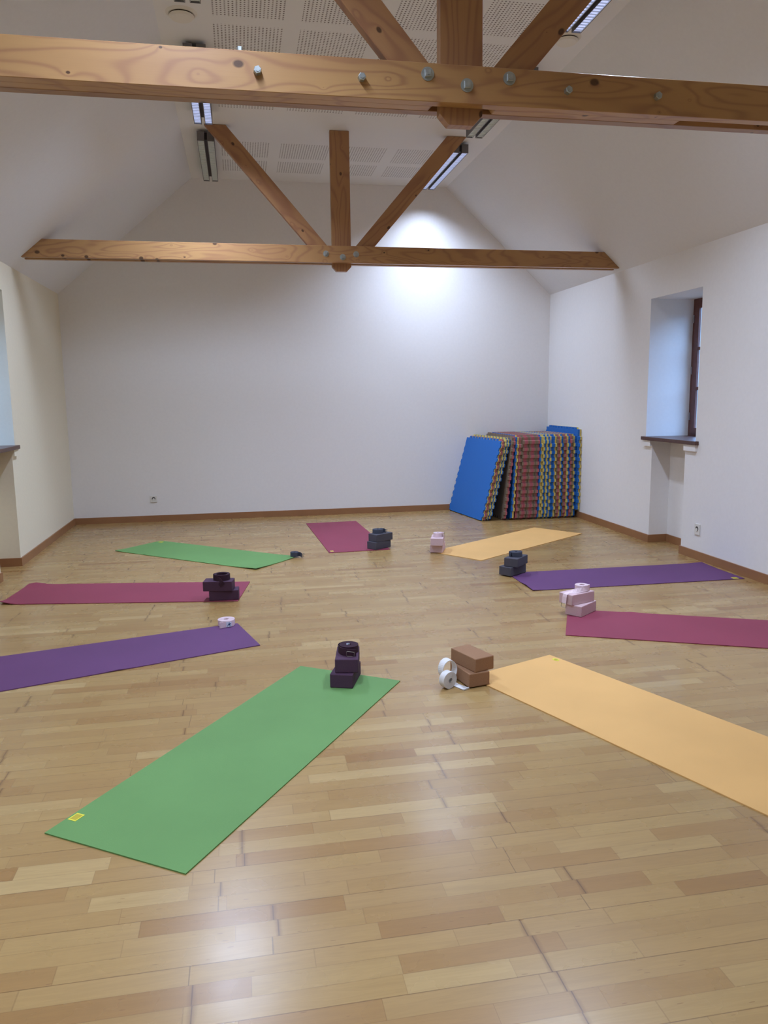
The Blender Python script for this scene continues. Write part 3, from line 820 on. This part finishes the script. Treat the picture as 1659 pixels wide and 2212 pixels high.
finish('buckle_ring', bm, plain('dark_ring', (60, 52, 50), .4, metal=.6), root)

# ------------------------------------------------------------------ foam tiles
TS, TH, ST2 = .965, .041, .0425
def tile_mesh(ph, ma, mb, seed, TH=TH):
    """puzzle tile in its own YZ plane (thickness along X): two coloured layers"""
    rnd = random.Random(seed); n = 23; p = TS / n; amp = .021
    pts = []
    def side(fn, phase):
        L = []
        for i in range(n):
            a = i * p; up = (i + phase) % 2 == 0
            o = amp if up else -amp * .15
            if i in (0, n - 1): o = 0
            L += [(a + .003, o), (a + p - .003, o)]
        return [fn(s, o) for s, o in L]
    pts += side(lambda s, o: (s, -o if ph % 3 else -abs(o) * .2 - 0.0), ph)
    pts += side(lambda s, o: (TS + o, s), ph + 1)
    pts += side(lambda s, o: (TS - s, TS + o), ph)
    pts += side(lambda s, o: (-o, TS - s), rnd.randint(0, 1))
    zmin = min(q[1] for q in pts); pts = [(a, b - zmin) for a, b in pts]
    bm = bmesh.new()
    prism(bm, pts, 0, TH / 2, 'x', 0); prism(bm, pts, TH / 2, TH, 'x', 1)
    me = bpy.data.meshes.new('foam_tile'); bmesh.ops.recalc_face_normals(bm, faces=bm.faces); bm.to_mesh(me); bm.free()
    me.materials.append(ma); me.materials.append(mb); return me
COL = {'B': ('blue', M['t_blue']), 'Y': ('yellow', M['t_yellow']), 'R': ('red', M['t_red']), 'K': ('olive', M['t_khaki'])}
ords = ['first', 'second', 'third', 'fourth', 'fifth', 'sixth', 'seventh', 'eighth', 'ninth', 'tenth', 'eleventh', 'twelfth', 'thirteenth', 'fourteenth', 'fifteenth', 'sixteenth', 'seventeenth', 'eighteenth']
def tile(x, y, z, lean, yaw, code, label, seed, th=TH):
    me = tile_mesh(seed, COL[code[0]][1], COL[code[1]][1], seed, th)
    o = bpy.data.objects.new('foam_tile', me); C.objects.link(o)
    o.location = (x, y, z); o.rotation_euler = Euler((0, lean, yaw), 'XYZ')
    tag(o, label, 'foam tile', 'puzzle foam tiles stacked in the corner'); return o
YF = 8.605
# uprights, counted from the left
codes = ['RK', 'KR', 'RK', 'KR', 'RK', 'KR', 'BY', 'YB', 'YB', 'YB', 'BY', 'KR', 'YB', 'KR', 'YB', 'RK', 'YB']
x0 = 3.985 - TH - ST2 * len(codes) - .001
for i, c in enumerate(codes):
    k = i / len(codes); lean = .040 * (1 - k) ** 1.3
    top = x0 + i * ST2
    tile(top - TS * sin(lean), YF + random.uniform(-.006, .006), .0005 + TH * sin(lean), lean, 0, c,
         '%s and %s foam tile edge in the upright block, %s counted from its left' % (COL[c[0]][0], COL[c[1]][0], ords[i]), i * 3 + (i % 2) + 1)
tile(3.985 - TH, YF - .035, .078, 0, 0, 'BY', 'blue and yellow foam tile standing higher than the rest, against the right wall', 2)
# leaning tiles left of the block
def lean_tile(xb, xt, yaw, c, label, seed, yy=YF, th=TH):
    a = math.asin((xt - xb) / TS)
    tile(xb, yy, .0008 + th * sin(a), a, yaw, c, label, seed, th)
lean_tile(x0 - .0435 - .055, x0 - .0435, 0.0, 'BY', 'blue and yellow foam tile leaning slightly against the left of the upright block', 4)
lean_tile(x0 - .087 - .108, x0 - .087, 0.0, 'KR', 'lone olive and red foam tile leaning with dark gaps on both sides', 7)
ty = .13
for j, (c, lb) in enumerate((('YB', 'innermost yellow and blue foam tile of the steep leaning group'), ('YB', 'yellow and blue foam tile just behind the red one in the steep leaning group'),
                             ('RK', 'red and olive foam tile right behind the front blue tile'), ('BY', 'front blue foam tile with its whole blue face showing, leaning steeply'))):
    xt = x0 - .119 - j * .0305
    lean_tile(xt - .2505, xt, ty, c, lb, 5 + j * 2 + (j == 3), YF + .004 + .002 * j, .027)

# ------------------------------------------------------------------ daylight
wd_ = bpy.data.worlds.new('dusk_sky'); bpy.context.scene.world = wd_; wd_.use_nodes = True
nt = wd_.node_tree; bg = nt.nodes['Background']
tc = nt.nodes.new('ShaderNodeTexCoord'); sx = nt.nodes.new('ShaderNodeSeparateXYZ'); cr = nt.nodes.new('ShaderNodeValToRGB')
nt.links.new(tc.outputs['Generated'], sx.inputs[0]); nt.links.new(sx.outputs[2], cr.inputs[0])
e = cr.color_ramp.elements; e[0].position = 0.0; e[0].color = (.03, .048, .075, 1); e[1].position = .02; e[1].color = (.035, .056, .09, 1)
k = e.new(.12); k.color = (.035, .056, .09, 1); k = e.new(.3); k.color = (.30, .54, 1.0, 1); k = e.new(1.0); k.color = (.28, .50, .98, 1)
nt.links.new(cr.outputs[0], bg.inputs[0]); bg.inputs[1].default_value = 12
for X, s, w in ((XR, 1, WR), (XL, -1, WL)):
    ld = bpy.data.lights.new('daylight_portal', 'AREA'); ld.shape = 'RECTANGLE'; ld.size = w['z1'] - w['z0']; ld.size_y = w['y1'] - w['y0']
    ld.cycles.is_portal = True
    lo = bpy.data.objects.new('daylight_portal', ld); C.objects.link(lo)
    lo.location = (X + s * (WT + .01), (w['y0'] + w['y1']) / 2, (w['z0'] + w['z1']) / 2)
    lo.rotation_euler = (0, s * PI / 2, 0)

# ------------------------------------------------------------------ camera
cam = bpy.data.cameras.new('camera'); co = bpy.data.objects.new('camera', cam); C.objects.link(co)
fw = Vector((0.17985138, 0.97219042, -0.14999757)); rt = Vector((0.98291668, -0.18366768, -0.01187378)); up = Vector((0.03909328, 0.1452996, 0.98861506))
co.matrix_world = Matrix(((rt.x, up.x, -fw.x, 0), (rt.y, up.y, -fw.y, 0), (rt.z, up.z, -fw.z, 1.48728), (0, 0, 0, 1)))
cam.sensor_fit = 'HORIZONTAL'; cam.sensor_width = 36; cam.lens = 1655.5136 / 1659 * 36; cam.clip_start = .02
sc = bpy.context.scene; sc.camera = co
sc.view_settings.view_transform = 'Standard'; sc.view_settings.look = 'None'; sc.view_settings.gamma = 1
sc.view_settings.use_curve_mapping = False; sc.view_settings.exposure = 0.0
sc.cycles.max_bounces = 10; sc.cycles.diffuse_bounces = 6; sc.cycles.glossy_bounces = 4; sc.cycles.sample_clamp_indirect = 3
